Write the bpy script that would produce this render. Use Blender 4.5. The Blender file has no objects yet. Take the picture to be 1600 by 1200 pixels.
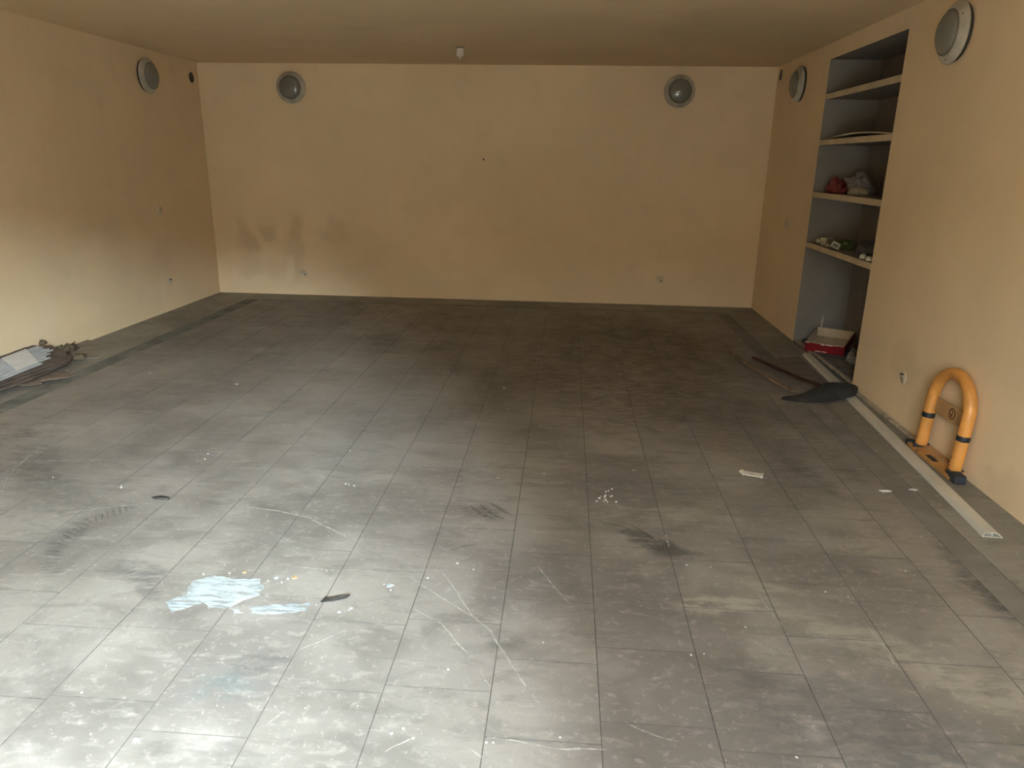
import bpy, bmesh, math, random
from mathutils import Vector, Matrix, noise

random.seed(7)
sc = bpy.context.scene
COL = sc.collection

# ------------------------------------------------------------------ camera
F_PX = 1130.82; YAW, PITCH, ROLL = -0.0694544, -0.2984483, 0.0166866
_cy, _sy = math.cos(YAW), math.sin(YAW); _cp, _sp = math.cos(PITCH), math.sin(PITCH)
_fw = Vector((_sy*_cp, _cy*_cp, _sp)); _rt = Vector((_cy, -_sy, 0)); _up = _rt.cross(_fw)
_r2 = math.cos(ROLL)*_rt + math.sin(ROLL)*_up; _u2 = -math.sin(ROLL)*_rt + math.cos(ROLL)*_up
CAM = Vector((0, 0, 1.5))
cd = bpy.data.cameras.new('camera'); cam = bpy.data.objects.new('camera', cd); COL.objects.link(cam)
cd.sensor_width = 36; cd.lens = F_PX/1600*36; cd.clip_start = 0.02
_m = Matrix((_r2, _u2, -_fw)).transposed().to_4x4(); _m.translation = CAM
cam.matrix_world = _m
sc.camera = cam

# ------------------------------------------------------------------ world, sun, exposure
XL, XR, YB, YF, ZC = -3.963, 2.069, 8.049, -1.15, 2.447      # the room
DX0, DX1, DZ = -0.38, 0.78, 2.25                                # the garage door opening in the front wall
w = bpy.data.worlds.new('overcast_sky'); sc.world = w; w.use_nodes = True
bg = w.node_tree.nodes['Background']
bg.inputs[0].default_value = (0.70, 0.88, 1.0, 1); bg.inputs[1].default_value = 21.0
sd = bpy.data.lights.new('hazy_sun', 'SUN'); sd.energy = 29.0; sd.angle = math.radians(34); sd.color = (0.74, 0.92, 1.0)
sun = bpy.data.objects.new('hazy_sun', sd); COL.objects.link(sun)
sun.rotation_euler = Vector((-0.55, 1.0, -0.51)).to_track_quat('-Z', 'Y').to_euler()
pl = bpy.data.lights.new('door_portal', 'AREA'); pl.shape = 'RECTANGLE'; pl.size = DX1-DX0; pl.size_y = DZ
pl.cycles.is_portal = True
po = bpy.data.objects.new('door_portal', pl); COL.objects.link(po); po.location = ((DX0+DX1)/2, YF-0.2, DZ/2)
po.rotation_euler = (math.radians(90), 0, 0)
vs = sc.view_settings
vs.view_transform = 'Standard'; vs.look = 'None'; vs.gamma = 1; vs.use_curve_mapping = False; vs.exposure = 1.68

# ------------------------------------------------------------------ material helpers
class NT:
    def __init__(s, name):
        s.m = bpy.data.materials.new(name); s.m.use_nodes = True; s.t = s.m.node_tree
        s.b = s.t.nodes['Principled BSDF']; s.out = s.t.nodes['Material Output']; s._pos = None
    def n(s, typ, ins=None, **kw):
        x = s.t.nodes.new(typ)
        for k, v in kw.items(): setattr(x, k, v)
        for k, v in (ins or {}).items():
            if isinstance(v, bpy.types.NodeSocket): s.t.links.new(v, x.inputs[k])
            else: x.inputs[k].default_value = v
        return x
    def pos(s):
        if s._pos is None: s._pos = s.n('ShaderNodeNewGeometry').outputs['Position']
        return s._pos
    def objco(s): return s.n('ShaderNodeTexCoord').outputs['Object']
    def math(s, op, a, b=0.0, clamp=False):
        return s.n('ShaderNodeMath', {0: a, 1: b}, operation=op, use_clamp=clamp).outputs[0]
    dim = '3D'
    def noise(s, vec, scale, detail=4, rough=.55, dist=0.0, out='Fac'):
        return s.n('ShaderNodeTexNoise', noise_dimensions=s.dim, ins={'Vector': vec, 'Scale': scale, 'Detail': detail, 'Roughness': rough, 'Distortion': dist}).outputs[out]
    def scaled(s, vec, sx, sy, sz, rot=0):
        return s.n('ShaderNodeMapping', {'Vector': vec, 'Scale': (sx, sy, sz), 'Rotation': (0, 0, rot)}).outputs[0]
    def ramp(s, v, a, b, lo=0.0, hi=1.0):
        return s.n('ShaderNodeMapRange', {0: v, 1: a, 2: b, 3: lo, 4: hi}, interpolation_type='SMOOTHSTEP').outputs[0]
    def mix(s, f, a, b, mode='MIX'):
        x = s.n('ShaderNodeMix', data_type='RGBA', blend_type=mode, clamp_factor=True)
        for k, v in ((0, f), (6, a), (7, b)):
            if isinstance(v, bpy.types.NodeSocket): s.t.links.new(v, x.inputs[k])
            else: x.inputs[k].default_value = v if k == 0 else (*v, 1) if len(v) == 3 else v
        return x.outputs[2]
    def bump(s, h, strength=.3, dist=.004):
        s.t.links.new(s.n('ShaderNodeBump', {'Height': h, 'Strength': strength, 'Distance': dist}).outputs[0], s.b.inputs['Normal'])
    def set(s, k, v):
        if isinstance(v, bpy.types.NodeSocket): s.t.links.new(v, s.b.inputs[k])
        else: s.b.inputs[k].default_value = (*v, 1) if isinstance(v, tuple) and len(v) == 3 else v
    def blob(s, vec, c, r, rot=0, lo=.45, hi=1.0):
        mp = s.n('ShaderNodeMapping', {'Vector': vec, 'Location': c, 'Rotation': rot if isinstance(rot, tuple) else (0, 0, rot), 'Scale': r}, vector_type='TEXTURE').outputs[0]
        ln = s.n('ShaderNodeVectorMath', {0: mp}, operation='LENGTH').outputs['Value']
        return s.ramp(ln, lo, hi, 1.0, 0.0)

def simple(name, col, rough=.6, var=.12, scale=8, bump=0.0, bscale=40, metal=0.0, spec=.5, coat=0.0, rot_col=None):
    t = NT(name); p = t.objco()
    nz = t.noise(p, scale, 5)
    dark = tuple(c*(1-var*2) for c in col); light = tuple(min(1, c*(1+var)) for c in col)
    c = t.mix(t.ramp(nz, .3, .7), dark, light)
    if rot_col: c = t.mix(t.ramp(t.noise(p, scale*2.3, 6, .7), .55, .7), c, rot_col)
    t.set('Base Color', c); t.set('Roughness', rough); t.set('Metallic', metal); t.set('Specular IOR Level', spec); t.set('Coat Weight', coat)
    if bump: t.bump(t.noise(p, bscale, 4), bump, .003)
    return t.m

WALL = (0.84, 0.635, 0.408)
def plaster(name, base, stains_and_tones=(), lights=()):
    t = NT(name); p = t.pos()
    c = t.mix(t.ramp(t.noise(p, .9, 2), .35, .7), tuple(v*.955 for v in base), tuple(min(1, v*1.03) for v in base))
    c = t.mix(t.math('MULTIPLY', t.ramp(t.noise(p, 5, 3, .6), .45, .75), .18), c, tuple(v*.8 for v in base))
    warp = t.n('ShaderNodeVectorMath', {0: t.noise(p, 3.2, 3, .6, out='Color'), 1: (-.5, -.5, -.5)}, operation='ADD').outputs[0]
    warp = t.n('ShaderNodeVectorMath', {0: warp, 'Scale': .38}, operation='SCALE').outputs[0]
    pw = t.n('ShaderNodeVectorMath', {0: p, 1: warp}, operation='ADD').outputs[0]
    for cc, r, k, col in stains_and_tones:
        c = t.mix(t.math('MULTIPLY', t.blob(pw, cc, r, lo=.3), k), c, col)
    t.set('Base Color', c); t.set('Roughness', .82); t.set('Specular IOR Level', .25)
    t.bump(t.noise(p, 2.6, 2), .25, .01)
    return t.m

DAMP = (0.60, 0.44, 0.275); SALT = (0.88, 0.71, 0.50); YEL = (0.76, 0.585, 0.36)
M = {}
M['wall_back'] = plaster('plaster_back', WALL, [
    ((-3.60, YB, .62), (.16, .6, .30), .55, DAMP), ((-3.33, YB, .70), (.13, .6, .17), .6, DAMP), ((-3.02, YB, .74), (.13, .6, .22), .5, DAMP),
    ((-3.05, YB, .42), (.16, .6, .42), .35, DAMP), ((-2.55, YB, .70), (.24, .6, .20), .4, DAMP), ((-2.35, YB, .52), (.55, .6, .5), .28, DAMP), ((-3.45, YB, .30), (.5, .6, .16), .3, DAMP),
    ((-3.40, YB, .42), (.10, .6, .18), .5, SALT), ((-3.12, YB, .30), (.08, .6, .17), .7, SALT), ((-3.0, YB, .06), (1.0, .6, .09), .35, YEL), ((-1.4, YB, .2), (.5, .6, .2), .2, SALT)])
M['wall_left'] = plaster('plaster_left', WALL, [
    ((XL, 5.9, .05), (.6, 1.2, .14), .45, YEL), ((XL, 5.1, .3), (.6, .5, .2), .25, SALT), ((XL, 6.9, .5), (.6, .5, .3), .18, DAMP)])
M['wall_right'] = plaster('plaster_right', WALL, [
    ((XR, 4.38, .35), (.6, .22, .20), .35, DAMP), ((XR, 3.7, .3), (.6, .2, .2), .18, DAMP), ((XR, 3.2, .08), (.6, .35, .1), .3, DAMP)])
M['wall_front'] = plaster('plaster_front', WALL)
M['ceiling'] = plaster('plaster_ceiling', (0.80, 0.605, 0.372))

def tile_material(name, base, use_random=True, area=None):
    """area: (x0, x1, y0, y1); only stains that reach into it are put into the node tree"""
    t = NT(name); t.dim = '2D'; p = t.pos()
    warp = t.n('ShaderNodeVectorMath', {0: t.noise(p, 4.5, 3, .65, out='Color'), 1: (-.5, -.5, -.5)}, operation='ADD').outputs[0]
    warp = t.n('ShaderNodeVectorMath', {0: warp, 'Scale': .15}, operation='SCALE').outputs[0]
    pw = t.n('ShaderNodeVectorMath', {0: p, 1: warp}, operation='ADD').outputs[0]
    c = t.mix(t.ramp(t.noise(p, 1.5, 4, .6), .34, .66), tuple(v*.74 for v in base), tuple(v*1.14 for v in base))
    if use_random:
        rnd = t.n('ShaderNodeObjectInfo').outputs['Random']
        c = t.mix(1.0, c, t.n('ShaderNodeCombineColor', {0: t.ramp(rnd, 0, 1, .955, 1.04), 1: t.ramp(rnd, 0, 1, .955, 1.04), 2: t.ramp(rnd, 0, 1, .96, 1.03)}).outputs[0], 'MULTIPLY')
    streak = t.noise(t.scaled(p, 4.5, 12, 1), 1.0, 4, .68, .5)
    c = t.mix(t.math('MULTIPLY', t.ramp(streak, .47, .72), .42), c, tuple(v*.52 for v in base))
    c = t.mix(t.math('MULTIPLY', t.ramp(t.noise(t.scaled(p, 7, 19, 1, .12), 1.3, 4, .7, .4), .53, .74), .38), c, tuple(min(1, v*1.55) for v in base))
    c = t.mix(t.math('MULTIPLY', t.ramp(t.noise(p, 30, 3, .75), .56, .76), .42), c, tuple(min(1, v*1.7) for v in base))
    fine = t.noise(p, 150, 1, .7)
    c = t.mix(t.math('MULTIPLY', t.ramp(fine, .58, .75), .22), c, tuple(v*.55 for v in base))
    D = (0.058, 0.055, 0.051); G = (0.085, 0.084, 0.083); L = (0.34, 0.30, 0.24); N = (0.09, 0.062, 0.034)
    stains_and_tones = [((.37, 2.75, 0), (.30, .075, 1), -.58, .75, D), ((.47, 2.66, 0), (.13, .075, 1), -.5, .6, D),
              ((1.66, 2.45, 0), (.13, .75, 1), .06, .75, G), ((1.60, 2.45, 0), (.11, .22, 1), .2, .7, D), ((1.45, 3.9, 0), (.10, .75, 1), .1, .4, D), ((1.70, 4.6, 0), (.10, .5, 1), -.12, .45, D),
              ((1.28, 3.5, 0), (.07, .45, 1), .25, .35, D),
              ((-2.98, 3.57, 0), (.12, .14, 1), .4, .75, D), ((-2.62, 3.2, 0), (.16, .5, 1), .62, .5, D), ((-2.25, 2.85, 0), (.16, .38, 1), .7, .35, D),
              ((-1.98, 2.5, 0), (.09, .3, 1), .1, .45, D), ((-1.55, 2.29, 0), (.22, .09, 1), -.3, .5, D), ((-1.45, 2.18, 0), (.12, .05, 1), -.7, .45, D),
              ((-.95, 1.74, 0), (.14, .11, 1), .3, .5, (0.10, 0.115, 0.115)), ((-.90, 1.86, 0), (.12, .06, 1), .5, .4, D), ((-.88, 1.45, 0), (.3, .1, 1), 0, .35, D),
              ((.82, 1.72, 0), (.46, .30, 1), -.15, .50, G), ((1.15, 1.55, 0), (.45, .3, 1), -.3, .45, G), ((.62, 1.95, 0), (.2, .14, 1), -.5, .3, D),  # grey G blobs darken the near right floor
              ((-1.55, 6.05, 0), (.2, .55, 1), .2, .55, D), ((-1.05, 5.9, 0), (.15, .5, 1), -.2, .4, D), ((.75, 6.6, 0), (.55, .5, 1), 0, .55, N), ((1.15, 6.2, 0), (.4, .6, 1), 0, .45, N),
              ((.5, 5.6, 0), (1.4, 2.3, 1), 0, .68, N), ((.62, 5.6, 0), (.45, .5, 1), 0, .4, N), ((-.3, 5.2, 0), (.5, .8, 1), 0, .22, N), ((-2.4, 6.5, 0), (.9, .25, 1), 0, .35, D), ((-1.8, 5.0, 0), (.5, .12, 1), 0, .35, D), ((.75, 4.9, 0), (.4, .25, 1), 0, .3, N),  # widest N blob paints the dim, warm shade of the back floor into the tiles
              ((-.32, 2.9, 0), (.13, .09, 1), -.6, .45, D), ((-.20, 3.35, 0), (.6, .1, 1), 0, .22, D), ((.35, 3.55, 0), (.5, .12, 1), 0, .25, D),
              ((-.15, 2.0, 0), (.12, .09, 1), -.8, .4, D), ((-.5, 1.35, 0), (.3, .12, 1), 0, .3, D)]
    lights = [((-2.0, 4.6, 0), (1.5, 1.6, 1), 0, .30, (0.30, 0.262, 0.22)), ((.62, 2.29, 0), (.22, .075, 1), .05, .75, L), ((.80, 2.42, 0), (.16, .06, 1), -.5, .55, L), ((1.05, 2.12, 0), (.42, .10, 1), -.45, .55, L), ((1.33, 1.9, 0), (.32, .13, 1), -.4, .55, L),  # first wide blob paints the daylit left floor paler
              ((.55, 3.0, 0), (.16, .10, 1), 0, .45, L), ((-.98, 3.9, 0), (.45, 1.0, 1), 0, .22, (0.27, 0.27, 0.27)), ((1.25, 2.75, 0), (.12, .06, 1), 0, .4, L), ((-2.4, 5.55, 0), (.2, .15, 1), 0, .4, L), ((1.42, 3.95, 0), (.06, .3, 1), .2, .4, L)]  # neutral grey blob paints a cool band of light into the tiles
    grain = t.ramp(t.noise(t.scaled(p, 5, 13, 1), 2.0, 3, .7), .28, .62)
    for cc, r, rot, k, col in lights + stains_and_tones:
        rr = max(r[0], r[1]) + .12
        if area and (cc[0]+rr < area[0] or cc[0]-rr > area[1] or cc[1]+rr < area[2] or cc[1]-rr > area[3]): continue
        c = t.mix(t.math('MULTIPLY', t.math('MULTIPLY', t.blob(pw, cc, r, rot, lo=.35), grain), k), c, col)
    t.set('Base Color', c)
    t.set('Roughness', t.ramp(t.noise(p, 6, 3, .6), .3, .7, .42, .66)); t.set('Specular IOR Level', .42)
    t.bump(t.noise(p, 26, 1), .16, .002)
    return t.m
TILE = (0.222, 0.193, 0.168)
CELLX, CELLY = 1.0, 1.0
def tile_cell(x, y): return (int(math.floor(x/CELLX)), int(math.floor(y/CELLY)))
TILE_MATS = {}
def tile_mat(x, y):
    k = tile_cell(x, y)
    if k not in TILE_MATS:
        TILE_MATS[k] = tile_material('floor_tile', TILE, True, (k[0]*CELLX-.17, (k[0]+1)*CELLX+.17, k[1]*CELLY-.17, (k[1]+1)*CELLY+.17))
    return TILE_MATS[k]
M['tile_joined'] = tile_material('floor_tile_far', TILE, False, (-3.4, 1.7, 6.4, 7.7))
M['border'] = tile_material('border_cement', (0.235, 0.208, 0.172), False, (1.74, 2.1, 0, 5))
M['bed'] = simple('joint_grime', (0.095, 0.083, 0.071), .95, .2, 20)
M['channel_right'] = simple('worn_channel_cement', (0.20, 0.175, 0.150), .85, .12, 5, .3, 30, rot_col=(0.135, 0.12, 0.105))
M['channel'] = simple('channel_cement', (0.165, 0.155, 0.13), .85, .22, 5, .4, 30, rot_col=(0.10, 0.095, 0.08))

def decal(name, col, alpha, scale=26, lo=.35, hi=.6, stretch=(1, 1, 1), rough=.6):
    t = NT(name); p = t.pos()
    nz = t.noise(t.scaled(p, *stretch), scale, 5, .65)
    t.set('Base Color', t.mix(t.noise(p, 50, 3), tuple(v*.85 for v in col), tuple(min(1, v*1.1) for v in col))); t.set('Roughness', rough)
    t.set('Alpha', t.math('MULTIPLY', t.ramp(nz, lo, hi), alpha))
    return t.m
M['scratch'] = decal('scratch_chalk', (0.52, 0.475, 0.40), .68, 30, .32, .58)
M['tread'] = decal('tyre_rubber', (0.06, 0.058, 0.055), .36, 24, .3, .6)
M['sweep'] = decal('swept_rubber', (0.06, 0.06, 0.056), .33, 24, .3, .6)
M['paint'] = decal('dried_paint', (0.38, 0.395, 0.385), .9, 9, .30, .55, (1.2, 5, 1), .5)
M['paint_thin'] = decal('thin_paint', (0.37, 0.395, 0.395), .85, 9, .38, .58, (1.0, 9, 1), .5)
M['paint_spot'] = simple('paint_spot', (0.36, 0.385, 0.39), .5, .1, 30)
M['rust_spot'] = simple('orange_paint_spot', (0.40, 0.25, 0.13), .6, .15, 30)

M['lamp_ring'] = simple('lamp_ring_enamel', (0.50, 0.45, 0.37), .38, .12, 9, spec=.5)
M['lamp_rim'] = simple('lamp_dark_rim', (0.17, 0.14, 0.11), .5, .1, 9)
M['gap_shade'] = simple('lamp_gap_shade', (0.045, 0.036, 0.028), .8, .1, 9)  # near-black base paints in the shade of the gap behind the ring
g = NT('frosted_lamp_glass'); g.set('Base Color', g.mix(g.noise(g.objco(), 7, 4), (0.185, 0.18, 0.15), (0.235, 0.225, 0.19))); g.set('Roughness', .32); g.set('Transmission Weight', .12); g.set('Coat Weight', .9); g.set('Coat Roughness', .06); M['glass'] = g.m
M['white_plastic'] = simple('ivory_plastic', (0.66, 0.60, 0.50), .45, .06, 10)
M['cover'] = simple('painted_cover', (0.68, 0.55, 0.40), .6, .06, 12)
M['dark'] = simple('dark_metal', (0.03, 0.026, 0.022), .6, .2, 20)
M['lining'] = simple('hole_lining', (0.10, 0.075, 0.05), .9, .25, 30, .5)
M['niche_grey'] = simple('grey_shelf_paint', (0.245, 0.213, 0.183), .75, .07, 3, .1)
M['niche_floor'] = simple('grey_sill_cement', (0.16, 0.152, 0.14), .8, .25, 9, .2)
M['shelf_edge'] = simple('cream_shelf_edge', (0.62, 0.485, 0.315), .7, .07, 6, .1)
M['foam_board'] = simple('white_panel', (0.74, 0.66, 0.54), .6, .06, 6)
M['orange'] = simple('orange_paint', (0.72, 0.31, 0.07), .42, .09, 6, .05, coat=.15)
M['orange_worn'] = simple('worn_orange_paint', (0.62, 0.30, 0.09), .6, .16, 9, .15, rot_col=(0.10, 0.06, 0.04))
M['plate'] = simple('faded_orange_plate', (0.50, 0.28, 0.12), .55, .1, 7)
M['black'] = simple('black_tape', (0.018, 0.021, 0.028), .5, .2, 20)
M['rubber'] = simple('black_rubber', (0.03, 0.034, 0.04), .7, .25, 14, .2)
M['emblem'] = simple('emblem_print', (0.07, 0.03, 0.015), .6, .1, 20)
M['pvc'] = simple('cream_pvc', (0.60, 0.545, 0.455), .45, .06, 4)
M['batten'] = simple('pale_wood', (0.46, 0.375, 0.27), .75, .18, 18, .2)
M['brown_stick'] = simple('brown_wood', (0.20, 0.135, 0.085), .75, .25, 18, .2)
M['red_stick'] = simple('red_brown_wood', (0.045, 0.014, 0.010), .6, .25, 18, .2)
M['hardboard'] = simple('brown_hardboard', (0.115, 0.082, 0.064), .8, .18, 10, .2)
M['film'] = simple('dark_brown_sheet', (0.17, 0.135, 0.115), .6, .15, 8)
M['card'] = simple('cardboard', (0.20, 0.145, 0.105), .85, .12, 9, .1)
M['card_pale'] = simple('dusty_cardboard', (0.26, 0.21, 0.165), .85, .14, 9, .1)
M['card_in'] = simple('carton_inside', (0.56, 0.43, 0.29), .8, .08, 9)
M['red_print'] = simple('red_carton_print', (0.21, 0.006, 0.011), .45, .12, 9)
M['white_print'] = simple('white_carton_print', (0.72, 0.64, 0.55), .6, .1, 20)
M['felt'] = simple('dark_felt', (0.027, 0.026, 0.024), .9, .25, 16, .4, 90)
M['strip_white'] = simple('white_strip', (0.47, 0.455, 0.44), .5, .1, 10)
M['paper'] = simple('white_paper', (0.66, 0.63, 0.595), .7, .04, 10)
M['foam'] = simple('olive_foam', (0.15, 0.112, 0.066), .95, .25, 30, .6, 60)
M['red_bag'] = simple('red_plastic_film', (0.26, 0.026, 0.03), .35, .2, 10, coat=.2)
M['white_bag'] = simple('white_plastic_film', (0.33, 0.305, 0.30), .35, .18, 9, coat=.25)
M['cream_bag'] = simple('cream_plastic_film', (0.46, 0.40, 0.28), .4, .15, 9, coat=.1)
M['green_bag'] = simple('green_plastic_film', (0.085, 0.115, 0.035), .4, .25, 10, coat=.15)
M['navy_bag'] = simple('dark_blue_plastic_film', (0.045, 0.055, 0.065), .5, .25, 10)
M['black_bag'] = simple('black_plastic_film', (0.02, 0.021, 0.024), .4, .25, 12)
M['label'] = simple('pale_label', (0.36, 0.38, 0.33), .6, .08, 12)
M['carton'] = simple('ivory_carton', (0.46, 0.41, 0.31), .6, .06, 12)
M['stripe'] = simple('brown_print', (0.20, 0.15, 0.08), .6, .1, 12)
g = NT('clear_plastic_film'); g.set('Base Color', (0.75, 0.78, 0.76)); g.set('Roughness', .18); g.set('Transmission Weight', .75); g.set('IOR', 1.25); M['clear'] = g.m
M['speck'] = simple('white_crumb', (0.50, 0.47, 0.42), .8, .1, 40)
M['shard'] = simple('black_shard', (0.035, 0.03, 0.026), .55, .2, 30)
M['asphalt'] = simple('driveway_concrete', (0.27, 0.24, 0.20), .9, .1, 2)
M['blocker_wall'] = simple('blocker_render', (0.14, 0.105, 0.07), .9, .1, 2)  # dark colour for the added light-blocking wall outside

# ------------------------------------------------------------------ mesh helpers
def link(name, me, mat=None, parent=None):
    o = bpy.data.objects.new(name, me); COL.objects.link(o)
    if mat is not None and me is not None: me.materials.append(M[mat] if isinstance(mat, str) else mat)
    if parent is not None: o.parent = parent
    return o
def obj(name, bm, mat, parent=None, smooth=False, loc=None):
    bmesh.ops.recalc_face_normals(bm, faces=bm.faces)
    me = bpy.data.meshes.new(name); bm.to_mesh(me); bm.free()
    if smooth:
        for p in me.polygons: p.use_smooth = True
    o = link(name, me, mat, parent)
    if loc is not None: o.location = loc
    return o
def thing(name, label, cat, loc=(0, 0, 0), group=None):
    o = link(name, None); o.location = loc; o.empty_display_size = .05
    return tag(o, label, cat, group)
def tag(o, label, cat, group=None):
    o['label'] = label; o['category'] = cat
    if group: o['group'] = group
    return o
def struct(o, label=None, cat=None):
    o['kind'] = 'structure'
    if label: o['label'] = label
    if cat: o['category'] = cat
    return o
def box(bm, a, b, bevel=0.0, mtx=None):
    r = bmesh.ops.create_cube(bm, size=1)
    for v in r['verts']:
        v.co = Vector((a[0] + (v.co.x+.5)*(b[0]-a[0]), a[1] + (v.co.y+.5)*(b[1]-a[1]), a[2] + (v.co.z+.5)*(b[2]-a[2])))
    vs_ = r['verts']
    if bevel:
        es = list({e for v in vs_ for e in v.link_edges})
        rr = bmesh.ops.bevel(bm, geom=es, offset=bevel, segments=2, affect='EDGES', profile=.6)
        vs_ = list({v for f in rr['faces'] for v in f.verts} | {v for v in vs_ if v.is_valid})
    if mtx is not None:
        for v in vs_: v.co = mtx @ v.co
    return vs_
def boxbm(a, b, bevel=0.0, mtx=None):
    bm = bmesh.new(); box(bm, a, b, bevel, mtx); return bm
def lathe(bm, prof, seg=40, mtx=None):
    rings = []
    for r, z in prof:
        if r < 1e-6: rings.append([bm.verts.new((0, 0, z))])
        else: rings.append([bm.verts.new((r*math.cos(2*math.pi*i/seg), r*math.sin(2*math.pi*i/seg), z)) for i in range(seg)])
    for A, B in zip(rings, rings[1:]):
        for i in range(seg):
            j = (i+1) % seg
            if len(A) == 1 and len(B) == 1: continue
            if len(A) == 1: bm.faces.new((A[0], B[i], B[j]))
            elif len(B) == 1: bm.faces.new((A[i], A[j], B[0]))
            else: bm.faces.new((A[i], A[j], B[j], B[i]))
    if mtx is not None:
        for ring in rings:
            for v in ring: v.co = mtx @ v.co
def tube(bm, pts, rad, seg=16, cap=True, radii=None):
    pts = [Vector(p) for p in pts]; rings = []; n = len(pts); prev = None
    for i, p in enumerate(pts):
        t = (pts[min(i+1, n-1)]-pts[max(i-1, 0)]).normalized()
        if prev is None:
            u = t.orthogonal().normalized()
        else:
            u = (prev - t*prev.dot(t)).normalized()
        prev = u; v = t.cross(u); r = radii[i] if radii else rad
        rings.append([bm.verts.new(p + r*(math.cos(a)*u + math.sin(a)*v)) for a in [2*math.pi*k/seg for k in range(seg)]])
    for A, B in zip(rings, rings[1:]):
        for i in range(seg): bm.faces.new((A[i], A[(i+1) % seg], B[(i+1) % seg], B[i]))
    if cap: bm.faces.new(rings[0]); bm.faces.new(rings[-1])
def prism(bm, poly, z0, z1):
    """poly: list of (x,y) or (x,y,zoff)"""
    lo = [bm.verts.new((p[0], p[1], z0 + (p[2] if len(p) > 2 else 0))) for p in poly]
    hi = [bm.verts.new((p[0], p[1], z1 + (p[2] if len(p) > 2 else 0))) for p in poly]
    n = len(poly); bm.faces.new(lo); bm.faces.new(hi)
    for i in range(n): bm.faces.new((lo[i], lo[(i+1) % n], hi[(i+1) % n], hi[i]))
def ragged(poly, step=.02, amp=.006, seed=0):
    rnd = random.Random(seed); out = []
    for a, b in zip(poly, poly[1:]+poly[:1]):
        a = Vector(a); b = Vector(b); k = max(1, int((b-a).length/step))
        for i in range(k):
            q = a.lerp(b, i/k)
            q = q + Vector([rnd.uniform(-amp, amp) if d < 2 else rnd.uniform(-amp, amp)*.3 for d in range(len(q))])
            out.append(tuple(q))
    return out
def boolean_cut(o, cutters):
    for c in cutters:
        m = o.modifiers.new('cut', 'BOOLEAN'); m.object = c; m.operation = 'DIFFERENCE'; m.solver = 'EXACT'
    bpy.context.view_layer.update()
    dg = bpy.context.evaluated_depsgraph_get()
    me = bpy.data.meshes.new_from_object(o.evaluated_get(dg)); o.modifiers.clear(); o.data = me
    for c in cutters: bpy.data.objects.remove(c, do_unlink=True)
def along(n):      # matrix with local z along n
    return Vector(n).to_track_quat('Z', 'Y').to_matrix().to_4x4()
def cyl_cutter(c, n, r, depth):
    bm = bmesh.new(); lathe(bm, [(0, -.05), (r, -.05), (r, depth), (0, depth)], 28, Matrix.Translation(c) @ along(n))
    return obj('cutter', bm, None)

# ------------------------------------------------------------------ room shell
T = .18; NY0, NY1, NZ1, ND = 5.085, 6.495, 2.322, .425
wb = struct(obj('wall_back', boxbm((XL-T, YB, -.1), (XR+T, YB+T, ZC+.1)), 'wall_back'))
wl = struct(obj('wall_left', boxbm((XL-T, YF-.2, -.1), (XL, YB, ZC+.1)), 'wall_left'))
wr = struct(obj('wall_right', boxbm((XR, YF-.2, -.1), (XR+T, YB, ZC+.1)), 'wall_right'))
HL, HR = (XL, 7.90, 2.285), (XR, 7.93, 2.36)
boolean_cut(wl, [cyl_cutter(HL, (-1, 0, 0), .052, .13)])
boolean_cut(wr, [obj('cutter', boxbm((XR-.1, NY0-.001, -.2), (XR+T+.1, NY1+.001, NZ1+.001)), None), cyl_cutter(HR, (1, 0, 0), .052, .13)])
wf = struct(obj('wall_front', boxbm((XL-T, YF-.2, -.1), (XR+T, YF, ZC+.1)), 'wall_front'))
boolean_cut(wf, [obj('cutter', boxbm((DX0, YF-.4, -.2), (DX1, YF+.2, DZ)), None)])
struct(obj('ceiling', boxbm((XL-T, YF-.2, ZC), (XR+T, YB+T, ZC+.2)), 'ceiling'))
struct(obj('floor_driveway', boxbm((-14, -9.5, -.12), (12, YF-.2, -.02)), 'asphalt'))
struct(obj('wall_light_blocker', boxbm((-14, -9.5, -.12), (12, -9.0, 3.6)), 'blocker_wall'))  # unseen wall added to keep sky light off the back wall

# ------------------------------------------------------------------ floor: bed, tiles, borders, channels
floor = struct(obj('floor', boxbm((XL-T, YF-.2, -.12), (XR+T, YB+T, -.0016)), 'bed'))
PX, PY, JG = .318, .3275, .0014
XC0 = .148; FX0, FX1, FY1 = -3.35, 1.62, 7.66
phase = {-1: 1.595, 0: 1.681, 1: 1.933, -2: 1.77, -3: 1.735, -4: 1.86, -5: 1.64, 2: 1.80, 3: 1.70}
prnd = random.Random(3)
def tile_bm(wx, wy):
    bm = bmesh.new(); hx, hy = wx/2-JG/2, wy/2-JG/2; b = .0008
    lo = [bm.verts.new((sx*hx, sy*hy, -.006)) for sx, sy in ((-1, -1), (1, -1), (1, 1), (-1, 1))]
    mi = [bm.verts.new((sx*hx, sy*hy, -.0006)) for sx, sy in ((-1, -1), (1, -1), (1, 1), (-1, 1))]
    hi = [bm.verts.new((sx*(hx-b), sy*(hy-b), 0)) for sx, sy in ((-1, -1), (1, -1), (1, 1), (-1, 1))]
    for A, B in ((lo, mi), (mi, hi)):
        for i in range(4): bm.faces.new((A[i], A[(i+1) % 4], B[(i+1) % 4], B[i]))
    bm.faces.new(hi)
    for f in bm.faces:
        if len({round(v.co.z, 5) for v in f.verts}) > 1: f.material_index = 1
    return bm
def screen_px(p):
    d = Vector(p)-CAM; z = d.dot(_fw)
    if z < .2: return None
    return 800+F_PX*d.dot(_r2)/z, 600-F_PX*d.dot(_u2)/z
tiles = []
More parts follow.
